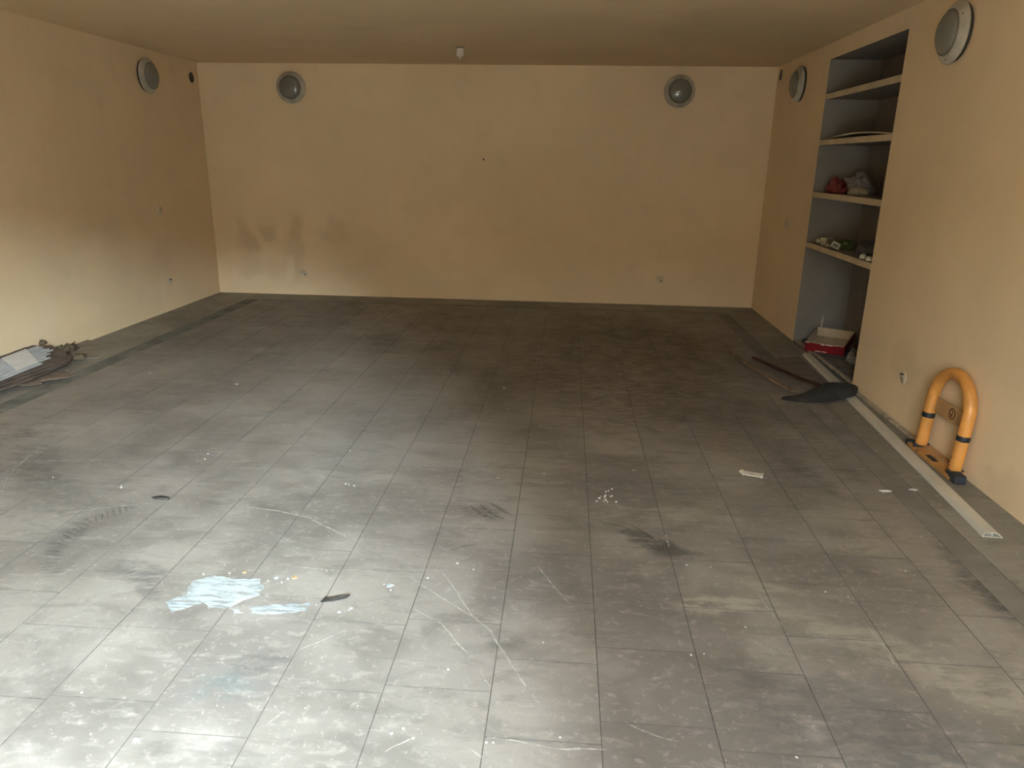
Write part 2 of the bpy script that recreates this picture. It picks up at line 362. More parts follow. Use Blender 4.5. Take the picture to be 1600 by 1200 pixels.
for k in range(-11, 6):
    x0 = XC0+PX*k; x1 = min(x0+PX, FX1)
    if x1-x0 < .02: continue
    ph = phase.get(k, 1.6+prnd.random()*PY); ph = ph - PY*math.ceil((ph-YF)/PY)
    y = ph
    while y < FY1:
        y0 = max(y, YF); y1 = min(y+PY, FY1)
        if y1-y0 > .03:
            cs = [screen_px((a, b, 0)) for a, b in ((x0, y0), (x1, y0), (x1, y1), (x0, y1))]; area = 0
            if all(cs):
                cs2 = [(min(max(a, 0), 1600), min(max(b, 0), 1200)) for a, b in cs]
                area = abs(sum(cs2[i][0]*cs2[(i+1) % 4][1]-cs2[(i+1) % 4][0]*cs2[i][1] for i in range(4)))/2
            tiles.append((area, x0, x1, y0, y1))
        y += PY
tiles.sort(key=lambda t: -t[0])
mesh_cache = {}; jn = bmesh.new(); trnd = random.Random(5)
for i, (area, x0, x1, y0, y1) in enumerate(tiles):
    cx, cy = (x0+x1)/2, (y0+y1)/2; dz = -trnd.random()*.0004; rz = trnd.uniform(-.0025, .0025)
    if i < 298 and area > 5:
        key = (round(x1-x0, 3), round(y1-y0, 3))
        if key not in mesh_cache:
            bm = tile_bm(*key); me = bpy.data.meshes.new('floor_tile'); bmesh.ops.recalc_face_normals(bm, faces=bm.faces); bm.to_mesh(me); bm.free(); me.materials.append(None); me.materials.append(M['bed']); mesh_cache[key] = me
        o = bpy.data.objects.new('tile', mesh_cache[key]); COL.objects.link(o); o.parent = floor
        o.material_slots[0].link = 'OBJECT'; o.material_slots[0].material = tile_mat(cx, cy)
        o.location = (cx, cy, dz); o.rotation_euler = (0, 0, rz)
    else:
        t_ = tile_bm(x1-x0, y1-y0); me = bpy.data.meshes.new('tmp'); t_.to_mesh(me); t_.free(); me.transform(Matrix.Translation((cx, cy, dz))); jn.from_mesh(me); bpy.data.meshes.remove(me)
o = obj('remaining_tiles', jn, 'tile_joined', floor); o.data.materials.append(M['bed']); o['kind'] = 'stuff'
# filled channels and the cement border slabs along the walls
obj('channel_fill', boxbm((-3.485, YF, -.03), (-3.352, 7.70, -.0008)), 'channel', floor)
obj('channel_fill', boxbm((1.622, YF, -.03), (1.738, 7.70, -.0008)), 'channel_right', floor)
bm = boxbm((-3.352, 7.662, -.03), (1.622, 7.70, -.0012)); obj('channel_fill', bm, 'channel', floor)
def slabs(x0, x1, ya, yb, n):
    st = (yb-ya)/n
    for i in range(n):
        obj('border_slab', boxbm((x0+.002, ya+i*st+.002, -.03), (x1-.002, ya+(i+1)*st-.002, -trnd.random()*.0005), .0006), 'border', floor)
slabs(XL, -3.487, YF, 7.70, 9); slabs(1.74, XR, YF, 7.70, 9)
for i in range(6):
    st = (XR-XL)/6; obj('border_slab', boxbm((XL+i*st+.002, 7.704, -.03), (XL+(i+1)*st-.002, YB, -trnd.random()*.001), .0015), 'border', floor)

# marks lying on the tiles
def ribbon_mesh(bm, pts, w0, seed=0, z=.0012):
    rnd = random.Random(seed); P = []
    pts = [Vector((a, b, 0)) for a, b in pts]
    for a, b in zip(pts, pts[1:]):
        k = max(2, int((b-a).length/.025))
        for i in range(k): P.append(a.lerp(b, i/k))
    P.append(pts[-1]); n = len(P); L_, R_ = [], []
    for i, p in enumerate(P):
        t = (P[min(i+1, n-1)]-P[max(i-1, 0)]).normalized(); s = Vector((-t.y, t.x, 0))
        e = min(1, .25+4*min(i, n-1-i)/n); ww = w0*e*rnd.uniform(.55, 1.25); p = p+s*rnd.uniform(-.0018, .0018)
        L_.append(bm.verts.new((*(p+s*ww/2).xy, z))); R_.append(bm.verts.new((*(p-s*ww/2).xy, z)))
    for i in range(n-1): bm.faces.new((L_[i], L_[i+1], R_[i+1], R_[i]))
SCR = [[(-2.314, 2.552), (-2.208, 2.637), (-2.077, 2.74), (-1.835, 2.829), (-1.653, 2.881)], [(-1.43, 2.853), (-1.241, 2.823), (-1.081, 2.779), (-0.798, 2.585)], [(-2.535, 2.832), (-2.653, 3.031), (-2.71, 3.205), (-2.755, 3.408), (-2.823, 3.632)], [(-2.71, 3.205), (-2.579, 3.237), (-2.425, 3.262), (-2.196, 3.279)], [(-1.739, 3.314), (-1.487, 3.359)], [(-0.474, 2.473), (-0.392, 2.354), (-0.267, 2.126), (-0.205, 2.061), (-0.117, 1.892), (0.004, 1.673)], [(-0.594, 2.41), (-0.493, 2.314), (-0.369, 2.211), (-0.262, 2.123)], [(-0.512, 2.178), (-0.37, 2.08), (-0.301, 1.984), (-0.24, 1.911)], [(-0.213, 1.853), (-0.17, 1.786)], [(-0.075, 2.514), (-0.009, 2.37), (0.069, 2.223)], [(0.214, 1.685), (0.273, 1.649), (0.356, 1.622)], [(-0.165, 1.593), (-0.094, 1.588), (0.027, 1.568), (0.172, 1.581)], [(-0.203, 1.549), (-0.165, 1.52)], [(0.751, 2.362), (0.772, 2.228), (0.786, 2.182)], [(1.076, 2.22), (1.088, 2.101), (1.085, 1.961)], [(0.471, 2.802), (0.468, 2.679)], [(-1.004, 2.382), (-0.799, 2.366)], [(-1.68, 6.987), (-1.643, 7.32)], [(-2.737, 5.951), (-2.621, 6.017)], [(-2.041, 6.174), (-1.708, 6.122)], [(0.772, 6.027), (0.876, 5.997)], [(-2.675, 3.473), (-2.556, 3.459)], [(-0.429, 1.517), (-0.386, 1.554), (-0.356, 1.58)], [(0.479, 2.248), (0.611, 2.242)], [(-0.794, 1.905), (-0.746, 1.948), (-0.681, 2.015)], [(-0.771, 1.589), (-0.745, 1.64)]]
for i, s in enumerate(SCR):
    bm = bmesh.new(); far = s[0][1] > 4
    ribbon_mesh(bm, s, .022 if far else .0062 if i not in (3, 4, 15) else .008, i); obj('scratch', bm, 'scratch', floor)
TREAD = [[(-0.344, 3.557), (-0.426, 3.53), (-0.467, 3.406), (-0.475, 3.233), (-0.456, 3.056), (-0.408, 2.93), (-0.346, 2.874), (-0.274, 2.864)], [(-1.894, 2.803), (-1.983, 2.643), (-1.992, 2.452), (-1.924, 2.312), (-1.827, 2.21)], [(-1.605, 2.299), (-1.498, 2.243), (-1.396, 2.149)]]
for i, s in enumerate(TREAD):
    bm = bmesh.new(); pts = [Vector((a, b, 0)) for a, b in s]; acc = 0; rnd = random.Random(i)
    for a, b in zip(pts, pts[1:]):
        t = (b-a).normalized(); sd_ = Vector((-t.y, t.x, 0)); k = max(1, int((b-a).length/.026))
        for j in range(k):
            c = a.lerp(b, j/k); wd = .05 if i != 1 else .085; q = c+sd_*rnd.uniform(-.004, .004)
            d = (sd_*.9+t*.45).normalized()
            ribbon_mesh(bm, [(q-d*wd/2).xy[:], (q+d*wd/2).xy[:]], .0085, j, .0010)
    obj('tyre_mark', bm, 'tread', floor)
for i, s in enumerate([[(-0.387, 2.964), (-0.334, 2.888), (-0.258, 2.842)], [(-0.345, 2.981), (-0.292, 2.899), (-0.216, 2.846)], [(-0.303, 3.005), (-0.237, 2.929), (-0.176, 2.874)], [(0.246, 2.895), (0.327, 2.856), (0.399, 2.762), (0.432, 2.701)], [(-0.425, 2.562), (-0.316, 2.624)]]):
    bm = bmesh.new(); ribbon_mesh(bm, s, .02, i, .0011); obj('tyre_mark', bm, 'sweep', floor)
PAINT = [('paint', [(-1.328, 2.247), (-1.263, 2.289), (-1.164, 2.272), (-1.102, 2.287), (-1.055, 2.232), (-1.047, 2.184), (-1.09, 2.148), (-1.113, 2.107), (-1.144, 2.089), (-1.195, 2.099), (-1.246, 2.133), (-1.31, 2.174)]),
         ('paint_thin', [(-1.355, 2.114), (-1.292, 2.176), (-1.221, 2.12), (-1.268, 2.084), (-1.307, 2.054)]),
         ('paint_thin', [(-1.052, 2.113), (-0.946, 2.135), (-0.849, 2.152), (-0.855, 2.106), (-0.945, 2.075), (-1.032, 2.077)]),
         ('paint', [(-1.114, 2.099), (-1.088, 2.102), (-1.062, 2.074), (-1.088, 2.072)]), ('paint', [(-1.123, 2.268), (-1.089, 2.284), (-1.047, 2.225), (-1.062, 2.191), (-1.081, 2.181)])]
for i, (m_, poly) in enumerate(PAINT):
    bm = bmesh.new(); prism(bm, ragged(poly, .012, .005, i), .0009+.0002*i, .0015+.0002*i); obj('paint_smear', bm, m_, floor)
def chip(bm, x, y, r, h, rnd, z=0.0):
    n = 6; a0 = rnd.random()*6
    lo = [bm.verts.new((x+r*rnd.uniform(.6, 1.3)*math.cos(a0+i*6.283/n), y+r*rnd.uniform(.6, 1.3)*math.sin(a0+i*6.283/n), z-.0005)) for i in range(n)]
    hi = [bm.verts.new((v.co.x*.3+x*.7 if 0 else x+(v.co.x-x)*.7, y+(v.co.y-y)*.7, z+h)) for v in lo]
    bm.faces.new(hi)
    for i in range(n): bm.faces.new((lo[i], lo[(i+1) % n], hi[(i+1) % n], hi[i]))
SPK = [(-1.309, 2.297), (-1.216, 2.311), (-1.051, 2.275), (-0.999, 2.272), (-0.621, 2.297), (-0.589, 2.262), (-0.704, 2.128), (-0.728, 2.111), (-0.397, 1.604), (-1.104, 1.498), (-1.357, 1.656), (-1.232, 1.507), (-1.839, 3.414), (-1.823, 3.347), (-2.434, 3.048), (-2.044, 2.974), (-2.052, 2.988), (-1.113, 3.541), (-1.014, 3.129), (-0.997, 3.124), (-0.969, 3.113), (-0.385, 4.767), (-0.432, 3.819), (-0.29, 3.276), (0.52, 2.546), (0.611, 2.541), (0.663, 1.599), (1.234, 2.837), (1.574, 3.309), (1.737, 3.341), (1.558, 2.876), (1.005, 2.408), (1.369, 2.589), (-0.47, 2.355), (-0.312, 1.855), (-0.424, 1.583), (-0.363, 1.572), (0.45, 1.998), (0.492, 2.005), (0.659, 2.162), (-2.227, 4.625), (-2.947, 4.802), (-3.575, 4.804), (0.792, 3.489), (1.105, 3.149), (1.078, 2.386), (-0.025, 2.014), (0.035, 1.611), (-0.163, 1.575), (-0.145, 1.576), (-0.373, 2.469), (-0.305, 2.43), (0.391, 3.445), (-0.064, 3.355)]
bm = bmesh.new(); rnd = random.Random(11)
for x, y in SPK: chip(bm, x, y, rnd.uniform(.003, .0055) if y < 4 else .012, .002, rnd)
for i in range(300):
    x = rnd.gauss(-.5, .9); y = 1.3+abs(rnd.gauss(0, 1.1))
    if -3.2 < x < 1.6: chip(bm, x, y, rnd.uniform(.0007, .0018), .0009, rnd)
o = obj('paint_specks', bm, 'speck'); tag(o, 'tiny white plaster and paint specks scattered over the tiled floor', 'debris'); o['kind'] = 'stuff'
bm = bmesh.new()
for i in range(16):
    x, y = .235+rnd.gauss(0, .028), 3.13+rnd.gauss(0, .05)
    chip(bm, x, y, rnd.uniform(.003, .007), .004, rnd)
o = obj('plaster_crumbs', bm, 'speck'); tag(o, 'small cluster of white plaster crumbs mid floor', 'debris'); o['kind'] = 'stuff'
for x, y, r, m_ in ((-.964, 2.31, .012, 'rust_spot'), (-.985, 2.30, .008, 'paint_spot'), (-1.163, 2.325, .009, 'rust_spot'), (-1.03, 2.30, .011, 'paint_spot'), (-.60, 2.29, .018, 'paint_spot'), (-.70, 2.14, .008, 'paint_spot'), (-.735, 2.115, .007, 'paint_spot'), (-1.10, 1.50, .011, 'paint_spot')):
    bm = bmesh.new(); chip(bm, x, y, r, .0016, rnd); obj('paint_spot', bm, m_, floor)

# ------------------------------------------------------------------ built-in shelf unit in the right wall
su = thing('built_in_shelf_unit', 'tall grey-lined alcove with four cream-edged shelves in the right wall', 'shelf unit', (XR, (NY0+NY1)/2, 0))
def spart(name, a, b, mat, bevel=0.0, parent=None):
    off = Vector(su.location); o = obj(name, boxbm(a, b, bevel), mat, su if parent is None else parent)
    for v in o.data.vertices: v.co -= off
    return o
XN = XR+ND
spart('back_panel', (XN, NY0-.02, -.003), (XN+.02, NY1+.02, NZ1+.02), 'niche_grey')
spart('side_panel', (XR+.0005, NY1, -.003), (XN, NY1+.02, NZ1+.02), 'niche_grey')
spart('side_panel', (XR+.0005, NY0-.02, -.003), (XN, NY0, NZ1+.02), 'niche_grey')
spart('top_panel', (XR+.0005, NY0-.02, NZ1), (XN, NY1+.02, NZ1+.02), 'niche_grey')
spart('bottom_panel', (XR+.012, NY0, -.01), (XN, NY1, .006), 'niche_floor')
spart('sill_strip', (XR+.018, NY0+.002, .006), (XR+.048, 6.02, .016), 'batten', .002)
spart('sill_strip', (XR+.004, 6.03, .004), (XR+.05, NY1-.002, .014), 'batten', .002)
SH = [2.061, 1.708, 1.294, .877]
for z in SH:
    s_ = spart('shelf', (XR+.016, NY0, z-.038), (XN, NY1, z), 'niche_grey', .001)
    e_ = spart('edge_strip', (XR-.001, NY0+.0005, z-.041), (XR+.016, NY1-.0005, z+.001), 'shelf_edge', .002, s_)

# ------------------------------------------------------------------ wall lamps
def make_lamp(label, loc, n):
    t = thing('bulkhead_lamp', label, 'lamp', loc, 'round bulkhead lamps on the walls')
    A = along(n)
    def p(name, prof, mat, parent, smooth=True, seg=48):
        bm = bmesh.new(); lathe(bm, prof, seg, A); return obj(name, bm, mat, parent, smooth)
    p('mounting_base', [(0, -.001), (.146, -.001), (.146, .02), (0, .02)], 'gap_shade', t, False)
    rg = p('trim_ring', [(.128, .020), (.1555, .020), (.158, .024), (.157, .032), (.150, .040), (.138, .047), (.127, .056), (.119, .060), (.114, .056), (.113, .045)], 'lamp_ring', t)
    p('inner_rim', [(.117, .056), (.1165, .063), (.1125, .0655), (.109, .062), (.109, .052)], 'lamp_rim', rg)
    p('glass_dome', [(.1105, .055)]+[(.1105*math.cos(a), .057+.042*math.sin(a)) for a in [i*math.pi/2/12 for i in range(13)]], 'glass', t)
    s = 3
    for k in range(s):
        a = 2*math.pi*k/s+.6; c = A @ Vector((.134*math.cos(a), .134*math.sin(a), .049))
        bm = bmesh.new(); lathe(bm, [(0, .003), (.0045, .002), (.005, -.004), (0, -.004)], 10, Matrix.Translation(c) @ A); obj('screw', bm, 'lamp_rim', rg)
    return t
make_lamp('round bulkhead lamp with grey glass high on the left wall', (XL, 7.025, 2.208), (1, 0, 0))
make_lamp('round bulkhead lamp on the back wall near the left corner', (-2.949, YB, 2.208), (0, -1, 0))
make_lamp('round bulkhead lamp on the back wall near the right corner', (1.103, YB, 2.208), (0, -1, 0))
make_lamp('round bulkhead lamp on the right wall between corner and shelf alcove', (XR, 7.21, 2.206), (-1, 0, 0))
make_lamp('largest round bulkhead lamp, on the right wall above the orange hoop', (XR, 4.445, 2.20), (-1, 0, 0))

# ------------------------------------------------------------------ small fittings on walls and ceiling
def lathed(name, label, cat, loc, n, parts, group=None):
    t = thing(name, label, cat, loc, group); A = along(n)
    for nm, prof, mat in parts:
        bm = bmesh.new(); lathe(bm, prof, 28, A); obj(nm, bm, mat, t, True)
    return t
hole = [('lining', [(.0505, .002), (.0505, -.128), (0, -.128)], 'lining'), ('collar', [(.0505, .001), (.056, .0035), (.059, -.001)], 'cover')]
lathed('pipe_hole', 'dark round pipe hole in left wall by the back corner', 'hole', HL, (1, 0, 0), hole)
lathed('pipe_hole', 'dark round pipe hole in right wall by the back corner', 'hole', HR, (-1, 0, 0), hole)
cover = [('plate', [(0, .011), (.038, .011), (.046, .008), (.05, -.001)], 'cover'), ('screw', [(0, .0135), (.006, .013), (.007, .010)], 'lamp_rim')]
lathed('junction_cover', 'small round painted cover plate on the left wall below the lamp', 'cover plate', (XL, 6.976, .992), (1, 0, 0), cover)
lathed('junction_cover', 'small round painted cover plate on the right wall beside the alcove', 'cover plate', (XR, 7.107, .979), (-1, 0, 0), cover)
def outlet(label, loc, n):
    t = lathed('cable_outlet', label, 'outlet', loc, n, [('plate', [(0, .004), (.036, .004), (.043, -.001)], 'cover')])
    A = along(n); bm = bmesh.new(); u = A @ Vector((.02, -.012, 0)) if abs(n[1]) > .5 else A @ Vector((0, .02, 0))
    tube(bm, [u+A @ Vector((0, 0, .001)), u+A @ Vector((0, 0, .014)), u+A @ Vector((.004, .006, .022))], .0055, 10); obj('cable_stub', bm, 'dark', t, True)
    u = A @ Vector((-.014, .012, .004)); bm = bmesh.new(); lathe(bm, [(0, .006), (.011, .004), (.014, -.002)], 14, Matrix.Translation(u) @ A); obj('plug', bm, 'cover', t, True)
outlet('low cable outlet in the damp-stained left part of back wall', (-2.962, YB, .244), (0, -1, 0))
outlet('low cable outlet in the right part of back wall', (1.044, YB, .281), (0, -1, 0))
outlet('low cable outlet in the left wall near the back corner', (XL, 7.0, .286), (1, 0, 0))
outlet('low cable outlet in the right wall left of the orange hoop', (XR, 4.358, .288), (-1, 0, 0))
lathed('wall_nail', 'lone dark nail in the middle of the back wall', 'nail', (-.902, YB, 1.515), (0, -1, 0), [('shank', [(.004, -.002), (.004, .016)], 'dark'), ('head', [(0, .019), (.010, .018), (.010, .015), (0, .015)], 'dark')])
t = lathed('ceiling_sensor', 'small white cylindrical fitting hanging from the ceiling', 'fitting', (-.985, 6.88, ZC), (0, 0, -1), [
    ('base_plate', [(.044, -.001), (.044, .005), (.036, .008), (0, .008)], 'lamp_rim'), ('body', [(0, .007), (.031, .007), (.0325, .015), (.0325, .068), (.029, .074), (0, .075)], 'white_plastic'), ('tip', [(.013, .073), (.012, .086), (.006, .091), (0, .092)], 'white_plastic')])

# ------------------------------------------------------------------ orange parking barrier hoop
pbx, pby = 2.010, 3.72
pb = thing('parking_barrier', 'orange hoop parking barrier with black bands leaning against the right wall', 'parking barrier', (pbx, pby, 0))
lean = math.atan2(.024, .46); LM = Matrix.Translation((0, 0, .03)) @ Matrix.Rotation(lean, 4, 'Y') @ Matrix.Translation((0, 0, -.03))
hw, zarc = .182, .315
pts = [(0, hw, .045), (0, hw, .12), (0, hw, .20), (0, hw, .27)]
pts += [(0, hw*math.cos(a), zarc+.178*math.sin(a)) for a in [math.pi*i/18 for i in range(19)]]
pts += [(0, -hw, .27), (0, -hw, .20), (0, -hw, .12), (0, -hw, .045)]
hp = [LM @ Vector(p) for p in pts]
bm = bmesh.new()
def dense(P, k=2):
    out = []
    for a, b in zip(P, P[1:]): out += [a.lerp(b, i/k) for i in range(k)]
    return out+[P[-1]]
hd = dense(hp); e0, e1 = (hd[0]-hd[1]).normalized(), (hd[-1]-hd[-2]).normalized()
hd = [hd[0]+e0*.012, hd[0]+e0*.008] + hd + [hd[-1]+e1*.008, hd[-1]+e1*.012]
rad = [.018, .026]+[.031]*(len(hd)-4)+[.026, .018]
tube(bm, hd, .031, 22, True, rad); hoop = obj('hoop', bm, 'orange', pb, True)
for s in (1, -1):
    bm = bmesh.new(); tube(bm, [LM @ Vector((0, s*hw, z)) for z in (.199, .203, .223, .227)], .032, 22, True, [.0315, .0322, .0322, .0315]); obj('black_band', bm, 'black', hoop, True)
for y_, z_ in ((-hw+.004, .105), (-hw+.016, .078), (-hw+.002, .065)):
    bm = bmesh.new(); lathe(bm, [(0, .002), (.004, .001), (.005, -.002)], 10, LM @ Matrix.Translation((-.0305, y_, z_)) @ along((-1, 0, 0))); obj('paint_chip', bm, 'emblem', hoop)
plm = LM @ Matrix.Translation((.012, 0, .285))
bm = boxbm((-.004, -hw+.012, -.042), (.004, hw-.012, .040), .002, plm); plate = obj('cross_plate', bm, 'plate', pb)
bm = bmesh.new(); lathe(bm, [(.024, 0), (.024, .0016), (.029, .0016), (.029, 0), (.024, 0)], 32, plm @ Matrix.Translation((-.0042, -.02, 0)) @ along((-1, 0, 0)))
box(bm, (-.0015, -.0032, -.016), (0, .0032, .016), 0, plm @ Matrix.Translation((-.0042, -.02, 0)))
box(bm, (-.0015, -.009, -.014), (0, .009, -.009), 0, plm @ Matrix.Translation((-.0042, -.02, 0)) @ Matrix.Rotation(.5, 4, 'X'))
obj('ring_emblem', bm, 'emblem', plate)
# channel base that the hoop is hinged on
bm = bmesh.new()
def stadium(y0, y1, x0, x1, k=8):
    r = (x1-x0)/2; cx = (x0+x1)/2; P = []
    for i in range(k+1): a = math.pi*i/k; P.append((cx+r*math.cos(a), y1-r+r*math.sin(a)))
    for i in range(k+1): a = math.pi+math.pi*i/k; P.append((cx+r*math.cos(a), y0+r+r*math.sin(a)))
    return P
prism(bm, stadium(-.245, .265, -.045, .012), .002, .020); base = obj('base_plate', bm, 'orange_worn', pb)
obj('base_flange', boxbm((.012, -.20, 0), (.052, .24, .034), .003), 'plate', pb)
obj('slot_plate', boxbm((-.030, -.03, .019), (-.004, .06, .023), .002), 'rubber', base)
for s, y in ((1, hw), (-1, -hw)):
    bm = bmesh.new(); tube(bm, [(-.036, y, .032), (.04, y, .032)], .012, 14); obj('hinge_pin', bm, 'rubber', pb, True)
bm = boxbm((-.042, -.278, 0), (.014, -.206, .046), .008); obj('lock_block', bm, 'rubber', pb)
bm = boxbm((-.040, .245, 0), (.006, .278, .030), .006); obj('end_bracket', bm, 'rubber', pb)

# ------------------------------------------------------------------ plank, battens and scraps along the right wall
def beam(name, a, b, prof_boxes, mat, label, cat, bevel=0.0):
    a = Vector(a); b = Vector(b); d = b-a; L_ = d.length; d.normalize(); s = Vector((d.y, -d.x, 0)).normalized(); u = s.cross(d)
    mt = Matrix((s, d, u)).transposed().to_4x4()
    bm = bmesh.new()
    for x0, x1, z0, z1 in prof_boxes: box(bm, (x0, 0, z0), (x1, L_, z1), bevel, mt)
    o = obj(name, bm, mat); o.location = a
    return tag(o, label, cat)
# hollow moulded profile, width .078, height .022, chamfered flanks, open ends
a = Vector((1.821, 2.905, .0)); b = Vector((1.996, 5.98, .0)); d = (b-a); L_ = d.length; d.normalize(); s = Vector((d.y, -d.x, 0))
bm = bmesh.new()
def extr(poly):
    lo = [bm.verts.new(s*x+Vector((0, 0, z))) for x, z in poly]; hi = [bm.verts.new(s*x+d*L_+Vector((0, 0, z))) for x, z in poly]; n = len(poly)
    bm.faces.new(lo); bm.faces.new(hi)
    for i in range(n): bm.faces.new((lo[i], lo[(i+1) % n], hi[(i+1) % n], hi[i]))
extr([(0, 0), (.082, 0), (.082, .0022), (0, .0022)])
extr([(0, .0022), (.003, .0022), (.010, .0185), (.008, .022)])
extr([(.008, .022), (.010, .0185), (.058, .0185), (.060, .022)])
extr([(.060, .022), (.058, .0185), (.078, .0022), (.082, .0022)])
extr([(.036, .0022), (.039, .0022), (.039, .0185), (.036, .0185)])
o = obj('trunking_plank', bm, 'pvc'); o.location = a; tag(o, 'long cream hollow plastic profile lying along the right wall', 'plank')
beam('wood_batten', (2.036, 3.995, .0), (2.036, 4.95, .0), [(-.001, .028, 0, .014)], 'batten', 'thin pale batten against right wall behind the plastic profile', 'batten', .002)
def stick(name, pts, w, h, mat, label):
    bm = bmesh.new(); P = [Vector(p) for p in pts]; n = len(P); rings = []
    for i, p in enumerate(P):
        t = (P[min(i+1, n-1)]-P[max(i-1, 0)]).normalized(); s = Vector((t.y, -t.x, 0)).normalized()
        rings.append([bm.verts.new(p+s*x+Vector((0, 0, z))) for x, z in ((-w/2, 0), (w/2, 0), (w/2*.8, h), (-w/2*.8, h))])
    for A, B in zip(rings, rings[1:]):
        for i in range(4): bm.faces.new((A[i], A[(i+1) % 4], B[(i+1) % 4], B[i]))
    bm.faces.new(rings[0]); bm.faces.new(rings[-1])
    return tag(obj(name, bm, mat), label, 'stick')
stick('wood_stick', [(1.391, 6.04, 0), (1.43, 5.75, .006), (1.485, 5.40, .012), (1.53, 5.1, .018), (1.59, 4.86, .02)], .028, .014, 'brown_stick', 'brown stick farthest from the wall, running to the dark felt sheet')
stick('wood_stick', [(1.545, 5.77, .012), (1.585, 5.60, .02), (1.65, 5.35, .03), (1.72, 5.12, .036), (1.80, 4.96, .036)], .022, .018, 'red_stick', 'dark red-brown curved stick tucked under the dark felt sheet')
bm = bmesh.new(); prism(bm, ragged([(1.60, 5.66), (1.78, 5.86), (1.955, 5.90), (1.925, 5.2), (1.88, 4.96), (1.80, 5.0), (1.70, 5.25)], .05, .008, 4), .001, .005)
tag(obj('brown_sheet', bm, 'film'), 'thin dark brown sheet on the floor beside the curved stick', 'sheet')
# bent dark felt sheet thrown over plank and sticks
def sheet(name, rows, mat, label, cat, thick=.004):
    bm = bmesh.new(); V = [[bm.verts.new(p) for p in r] for r in rows]
    for A, B in zip(V, V[1:]):
        for i in range(len(A)-1): bm.faces.new((A[i], A[i+1], B[i+1], B[i]))
    o = obj(name, bm, mat, None, True)
    md = o.modifiers.new('sub', 'SUBSURF'); md.levels = 2; md.render_levels = 2; md.boundary_smooth = 'PRESERVE_CORNERS'
    md = o.modifiers.new('thick', 'SOLIDIFY'); md.thickness = thick; md.offset = 0
    return tag(o, label, cat)
sheet('felt_sheet', [
    [(1.480, 4.742, .004), (1.545, 4.690, .003), (1.66, 4.690, .003), (1.78, 4.700, .004), (1.885, 4.725, .027), (1.960, 4.765, .029), (1.990, 4.800, .034)],
    [(1.492, 4.748, .012), (1.560, 4.712, .018), (1.67, 4.725, .026), (1.79, 4.755, .052), (1.900, 4.775, .064), (1.985, 4.800, .066), (2.012, 4.830, .058)],
    [(1.505, 4.755, .016), (1.580, 4.740, .030), (1.69, 4.770, .046), (1.805, 4.840, .080), (1.915, 4.850, .088), (2.000, 4.865, .086), (2.024, 4.872, .070)],
    [(1.520, 4.765, .012), (1.600, 4.770, .028), (1.70, 4.815, .048), (1.818, 4.925, .090), (1.925, 4.915, .088), (2.005, 4.905, .082), (2.026, 4.905, .060)],
    [(1.535, 4.780, .004), (1.615, 4.800, .010), (1.72, 4.860, .028), (1.828, 4.990, .060), (1.930, 4.975, .050), (2.000, 4.950, .044), (2.026, 4.935, .034)]], 'felt',
    'crumpled dark grey felt sheet lying over the plank beside the alcove', 'sheet')

# red carton tray tilted in the bottom of the alcove
u = Vector((.843, -.535, 0)).normalized(); vdir = Vector((.535, .843, 0)).normalized(); tl = math.radians(11)
v_ = (vdir*math.cos(tl)+Vector((0, 0, math.sin(tl)))).normalized(); n_ = u.cross(v_)
BM = Matrix((u, v_, n_)).transposed().to_4x4()
rb = thing('carton_tray', 'open red carton tray with tan inside on the alcove floor', 'box', (2.045, 6.085, .0165))
W_, D_, H_ = .305, .352, .082; th = .004
def bpart(name, a, b, mat, parent=rb, bevel=.0008): return obj(name, boxbm(a, b, bevel, BM), mat, parent)
bpart('bottom', (0, 0, 0), (W_, D_, th), 'card_in')
for nm, a, b in (('side_wall', (0, 0, 0), (W_, th, H_)), ('side_wall', (0, D_-th, 0), (W_, D_, H_)), ('side_wall', (0, th, 0), (th, D_-th, H_)), ('side_wall', (W_-th, th, 0), (W_, D_-th, H_))):
    bpart(nm, a, b, 'card_in')
for a, b in (((-.001, -.0015, .001), (W_+.001, -.0002, H_-.004)), ((W_+.0002, 0, .001), (W_+.0015, D_, H_-.004)), ((-.0015, 0, .001), (-.0002, D_, H_-.004)), ((0, D_+.0002, .001), (W_, D_+.0015, H_-.004))):
    bpart('red_printed_face', a, b, 'red_print', bevel=0)
for x0, x1, z0, z1 in ((.085, .130, .006, .014), (.135, .175, .008, .015), (.125, .155, H_-.012, H_-.002), (.165, .22, H_-.009, H_-.002), (.0, .03, H_-.008, H_-.001)):
    bpart('white_print', (x0, -.0022, z0), (x1, -.0016, z1), 'white_print', bevel=0)

# crumpled bags and bits on the shelves
def lump(name, c, r, mat, seed, amp=.28, freq=2.2, ears=(), parent=None, flat=.35, sub=4):
    bm = bmesh.new(); bmesh.ops.create_icosphere(bm, subdivisions=sub, radius=1); o_ = Vector((seed*3.1, seed*1.7, seed*.9))
    for v in bm.verts:
        n = v.co.normalized()
        k = 1+amp*(noise.turbulence(n*freq*.7+o_, 2, True)-.6)+amp*.55*(abs(noise.noise(n*freq*2.6+o_))-.25)
        for dr, ln, wd in ears:
            dv = Vector(dr).normalized(); q = max(0, n.dot(dv)); k += ln*q**wd
        p = n*k; p = Vector((p.x*r[0], p.y*r[1], p.z*r[2])); p.z = max(p.z, -r[2]*flat)
        v.co = p+Vector((0, 0, r[2]*flat))
    o = obj(name, bm, mat, parent, True); o.location = c
    return o
z3, z4 = SH[2]+.001, SH[3]+.001
o = lump('plastic_bag', (2.205, 6.33, z3), (.088, .11, .082), 'red_bag', 3, .38, 2.4, [((-.3, .5, 1), .35, 14), ((.3, -.4, .8), .25, 14)]); tag(o, 'red crumpled plastic bag on the shelf left of the white bag', 'bag')
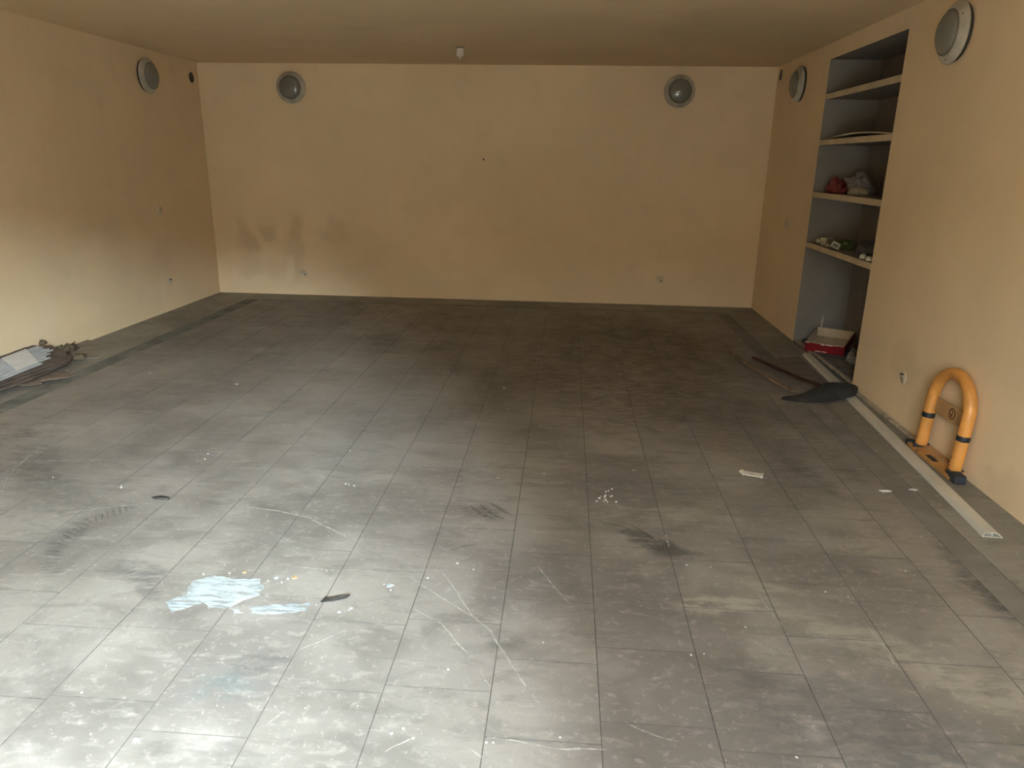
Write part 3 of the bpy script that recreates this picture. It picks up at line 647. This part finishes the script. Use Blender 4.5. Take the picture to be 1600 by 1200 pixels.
o = lump('plastic_bag', (2.325, 6.15, z3), (.10, .12, .112), 'white_bag', 8, .42, 3.0, [((-.15, .3, 1), .40, 40), ((-.95, .5, .55), .55, 60), ((.1, .1, 1), .22, 50)]); tag(o, 'white knotted plastic bag on the shelf behind the cream one', 'bag')
o = lump('plastic_bag', (2.20, 5.86, z3), (.065, .12, .045), 'cream_bag', 5, .3, 2.4); tag(o, 'low cream plastic bundle at the shelf front beside the red bag', 'bag')
pn = sheet('bowed_sheet', [[(XR+.03, 5.17, SH[1]+.003), (XR+.02, 5.5, SH[1]+.030), (XR+.02, 5.9, SH[1]+.034), (XR+.03, 6.2, SH[1]+.024), (XR+.03, 6.47, SH[1]+.010)],
                           [(XR+.22, 5.15, SH[1]+.003), (XR+.21, 5.5, SH[1]+.022), (XR+.21, 5.9, SH[1]+.028), (XR+.22, 6.2, SH[1]+.02), (XR+.22, 6.47, SH[1]+.006)],
                           [(XR+.40, 5.13, SH[1]+.004), (XR+.40, 5.5, SH[1]+.012), (XR+.40, 5.9, SH[1]+.02), (XR+.40, 6.2, SH[1]+.014), (XR+.40, 6.46, SH[1]+.004)]], 'foam_board', 'bowed thin white panel lying on the second shelf from the top', 'panel', .007)
# third level down: small goods
o = lump('white_ball', (2.14, 6.40, z4), (.022, .022, .022), 'white_plastic', 2, .1, 2, flat=.9, sub=3); tag(o, 'tiny white ball at the left end of the lowest shelf', 'ball')
ct = thing('striped_carton', 'small ivory carton with brown stripes on the lowest shelf', 'carton', (2.155, 6.24, z4)); RZ = Matrix.Rotation(.55, 4, 'Z')
obj('body', boxbm((-.045, -.03, 0), (.045, .03, .062), .003, RZ), 'carton', ct)
for x in (-.016, .004, .024): obj('stripe', boxbm((x-.004, -.0312, .008), (x+.005, -.0302, .056), 0, RZ), 'stripe', ct)
gb = thing('green_packet', 'dark green plastic packet with pale label on the lowest shelf', 'packet', (2.19, 5.98, z4))
lump('body', (0, 0, 0), (.085, .12, .062), 'green_bag', 6, .22, 2.2, (), gb)
lb = Matrix.Translation((-.088, -.10, .036)) @ Matrix.Rotation(-.75, 4, 'Z') @ Matrix.Rotation(.35, 4, 'Y')
l_ = obj('label', boxbm((-.034, -.004, -.024), (.034, .004, .024), .001, lb), 'label', gb)
obj('label_print', boxbm((-.020, -.0048, -.008), (.020, -.0041, .010), 0, lb), 'green_bag', l_)
o = lump('plastic_scrap', (2.125, 6.12, z4), (.022, .04, .022), 'cream_bag', 9, .4, 2.6, sub=3); tag(o, 'small cream scrap between the striped carton and green packet', 'scrap')
o = lump('plastic_bag', (2.27, 5.55, z4), (.13, .19, .085), 'navy_bag', 12, .25, 2.0); tag(o, 'large dark blue plastic bag at the right of the lowest shelf', 'bag')
o = lump('paper_wad', (2.115, 5.36, z4), (.024, .03, .028), 'white_plastic', 14, .3, 2.4, sub=3); tag(o, 'small white paper wad at shelf front, left one of two', 'paper wad')
o = lump('paper_wad', (2.11, 5.235, z4), (.024, .032, .024), 'white_plastic', 16, .3, 2.4, sub=3); tag(o, 'small white paper wad at shelf front, nearest the right jamb', 'paper wad')
# on the alcove floor
zf = .007
o = lump('plastic_bag', (2.385, 6.40, zf), (.085, .07, .042), 'black_bag', 21, .2, 2.2); tag(o, 'flat black plastic bag under the back of the red tray', 'bag')
o = lump('plastic_bag', (2.43, 5.93, zf), (.045, .09, .135), 'black_bag', 23, .25, 2.2); tag(o, 'upright black plastic bag on the alcove floor right of the tray', 'bag')
o = lump('plastic_bag', (2.33, 5.76, zf), (.06, .075, .085), 'clear', 25, .35, 3.0); tag(o, 'crumpled clear plastic bag in front of the black bag', 'bag')
o = lump('plastic_scrap', (2.16, 6.425, zf), (.040, .035, .030), 'black_bag', 27, .4, 2.6, sub=3); tag(o, 'black scrap in the left corner of the alcove floor', 'scrap')
bm = bmesh.new(); tube(bm, [(2.292, 6.478, .006), (2.294, 6.482, .10), (2.298, 6.486, .235)], .006, 10); tag(obj('white_rod', bm, 'white_plastic', None, True), 'thin white rod standing behind the red tray', 'rod')

# ------------------------------------------------------------------ loose pieces on the open floor
tg = thing('plastic_tag', 'small ivory plastic tag with a slot lying on the tiles', 'tag', (.985, 3.456, 0)); RZ = Matrix.Rotation(-.32, 4, 'Z')
bm = bmesh.new()
def cutplate(bm, x0, x1, y0, y1, hx0, hx1, hy0, hy1, z0, z1, m):
    for a, b in (((x0, y0), (hx0, y1)), ((hx1, y0), (x1, y1)), ((hx0, y0), (hx1, hy0)), ((hx0, hy1), (hx1, y1))):
        box(bm, (*a, z0), (*b, z1), 0, m)
cutplate(bm, -.042, .052, -.024, .024, -.008, .016, -.008, .008, .003, .006, RZ)
prism(bm, [tuple((RZ @ Vector(p)).xy) for p in ((-.062, .004, 0), (-.042, -.024, 0), (-.042, .024, 0), (-.054, .024, 0))], .003, .010)
obj('plate', bm, 'white_plastic', tg)
obj('end_lip', boxbm((.050, -.024, .0), (.055, .024, .013), .001, RZ), 'white_plastic', tg)
for x in (-.04, .045): obj('foot', boxbm((x-.004, -.02, 0), (x+.004, .02, .004), 0, RZ), 'white_plastic', tg)
bm = bmesh.new(); prism(bm, [(-.815, 2.160, .0), (-.806, 2.188, .004), (-.79, 2.178, .006), (-.755, 2.187, .010), (-.72, 2.203, .008), (-.728, 2.185, .006), (-.77, 2.165, .004)], .001, .004)
tag(obj('black_shard', bm, 'shard'), 'black bent rubber shard near the white paint smear', 'shard')
o = lump('dirt_clod', (-1.80, 2.885, 0), (.045, .016, .008), 'shard', 31, .4, 3, sub=3); tag(o, 'small dark dirt clod on the long curved scratch', 'dirt')
o = lump('plaster_chip', (1.59, 3.33, 0), (.035, .012, .006), 'speck', 33, .4, 3, sub=3); tag(o, 'white plaster chip farther from the plastic profile', 'chip')
o = lump('plaster_chip', (1.735, 3.36, 0), (.024, .010, .005), 'speck', 34, .4, 3, sub=3); tag(o, 'white plaster chip nearest the plastic profile', 'chip')

# ------------------------------------------------------------------ scrap heap at the left wall
def board(name, poly, zlo, zhi, thick, mat, label, cat='board', seed=0, amp=.006):
    """sheet leaning on the left wall: height rises from zlo at its right edge to zhi at the wall"""
    xs = [p[0] for p in poly]; a, b = min(xs), max(xs)
    P = [(x, y, zlo+(zhi-zlo)*(b-x)/(b-a)) for x, y in poly]
    bm = bmesh.new(); prism(bm, ragged(P, .04, amp, seed), 0, thick)
    return tag(obj(name, bm, mat), label, cat)
board('hardboard_sheet', [(-3.945, 3.55), (-3.945, 5.03), (-3.72, 5.02), (-3.60, 4.86), (-3.585, 4.42), (-3.66, 3.6)], .028, .066, .010, 'hardboard', 'lowest brown hardboard sheet of the pile at the left wall', seed=1)
board('hardboard_sheet', [(-3.945, 3.50), (-3.950, 5.06), (-3.76, 5.05), (-3.63, 4.95), (-3.585, 4.80), (-3.62, 4.40), (-3.68, 3.5)], .042, .094, .010, 'hardboard', 'middle brown hardboard sheet of the pile at the left wall', seed=2)
board('hardboard_sheet', [(-3.940, 3.45), (-3.948, 4.98), (-3.86, 5.06), (-3.70, 5.00), (-3.62, 4.88), (-3.63, 4.50), (-3.69, 3.45)], .058, .120, .009, 'hardboard', 'top brown hardboard sheet under the white strips', seed=3)
def zt(x): return .058+(.120-.058)*(-3.62-x)/.328+.010
sx = [-3.87, -3.828, -3.786, -3.744, -3.702, -3.662]; ends = [4.96, 4.93, 4.95, 4.86, 4.80, 4.66]
LBL = ['white plastic strip nearest the left wall on the brown pile', 'second white plastic strip from the left wall', 'third white plastic strip from the left wall', 'third white plastic strip from the pile front', 'second white plastic strip from the pile front', 'foremost white plastic strip on the brown pile']
for i, (x, e) in enumerate(zip(sx, ends)):
    bm = bmesh.new(); z = zt(x)+.004; w2 = .017; tilt = .2
    P0, P1 = Vector((x+.03, 3.4, z)), Vector((x, e, z+.004*(i % 2)))
    d = (P1-P0).normalized(); s_ = Vector((d.y, -d.x, -tilt)).normalized(); u_ = s_.cross(d)
    mt = Matrix((s_, d, u_)).transposed().to_4x4()
    L2 = (P1-P0).length
    for x0, x1, z0, z1 in ((-w2, w2, 0, .003), (-w2, -w2+.003, .003, .012), (w2-.003, w2, .003, .012)): box(bm, (x0, 0, z0), (x1, L2, z1), 0, mt)
    o = obj('plastic_strip', bm, 'strip_white'); o.location = P0; tag(o, LBL[i], 'strip', 'white strips on the pile at the left wall')
q = [(-3.885, 4.62), (-3.895, 4.845), (-3.69, 4.70), (-3.675, 4.47)]
q = [(-3.872, 4.575), (-3.882, 4.83), (-3.665, 4.655), (-3.665, 4.44)]
bm = bmesh.new(); prism(bm, [(x, y, zt(x)+.022) for x, y in q], 0, .0015); tag(obj('paper_sheet', bm, 'paper'), 'square white paper sheet on top of the white strips', 'paper')
bm = bmesh.new(); prism(bm, ragged([(-3.86, 4.60, .008), (-3.70, 4.42, .010), (-3.645, 4.385, .013), (-3.515, 4.365, .014), (-3.48, 4.42, .014), (-3.53, 4.47, .016), (-3.44, 4.60, .006), (-3.42, 4.67, .004), (-3.56, 4.75, .005), (-3.70, 4.72, .008)], .05, .006, 8), 0, .005)
tag(obj('cardboard_scrap', bm, 'card'), 'torn brown cardboard scrap in front of the pile', 'cardboard')
bm = bmesh.new(); prism(bm, [(-3.95, 5.20, .012), (-3.945, 5.60, .016), (-3.84, 5.57, .008), (-3.555, 5.14, .0), (-3.69, 5.05, .004)], .001, .006)
tag(obj('cardboard_sheet', bm, 'card_pale'), 'flat dusty cardboard sheet beyond the pile at the left wall', 'cardboard')
o = lump('foam_chunk', (-3.925, 5.06, .118), (.022, .035, .026), 'foam', 41, .5, 3, sub=3); tag(o, 'olive foam chunk on top of the pile against the wall', 'foam')
o = lump('foam_strip', (-3.86, 5.20, .018), (.045, .15, .05), 'foam', 43, .75, 4.6); tag(o, 'ragged olive foam strip at the far end of the pile', 'foam')
o = lump('foam_chunk', (-3.66, 5.075, .012), (.05, .06, .028), 'foam', 45, .7, 4.5, sub=4); tag(o, 'ragged olive foam chunk in front of the foam strip', 'foam')
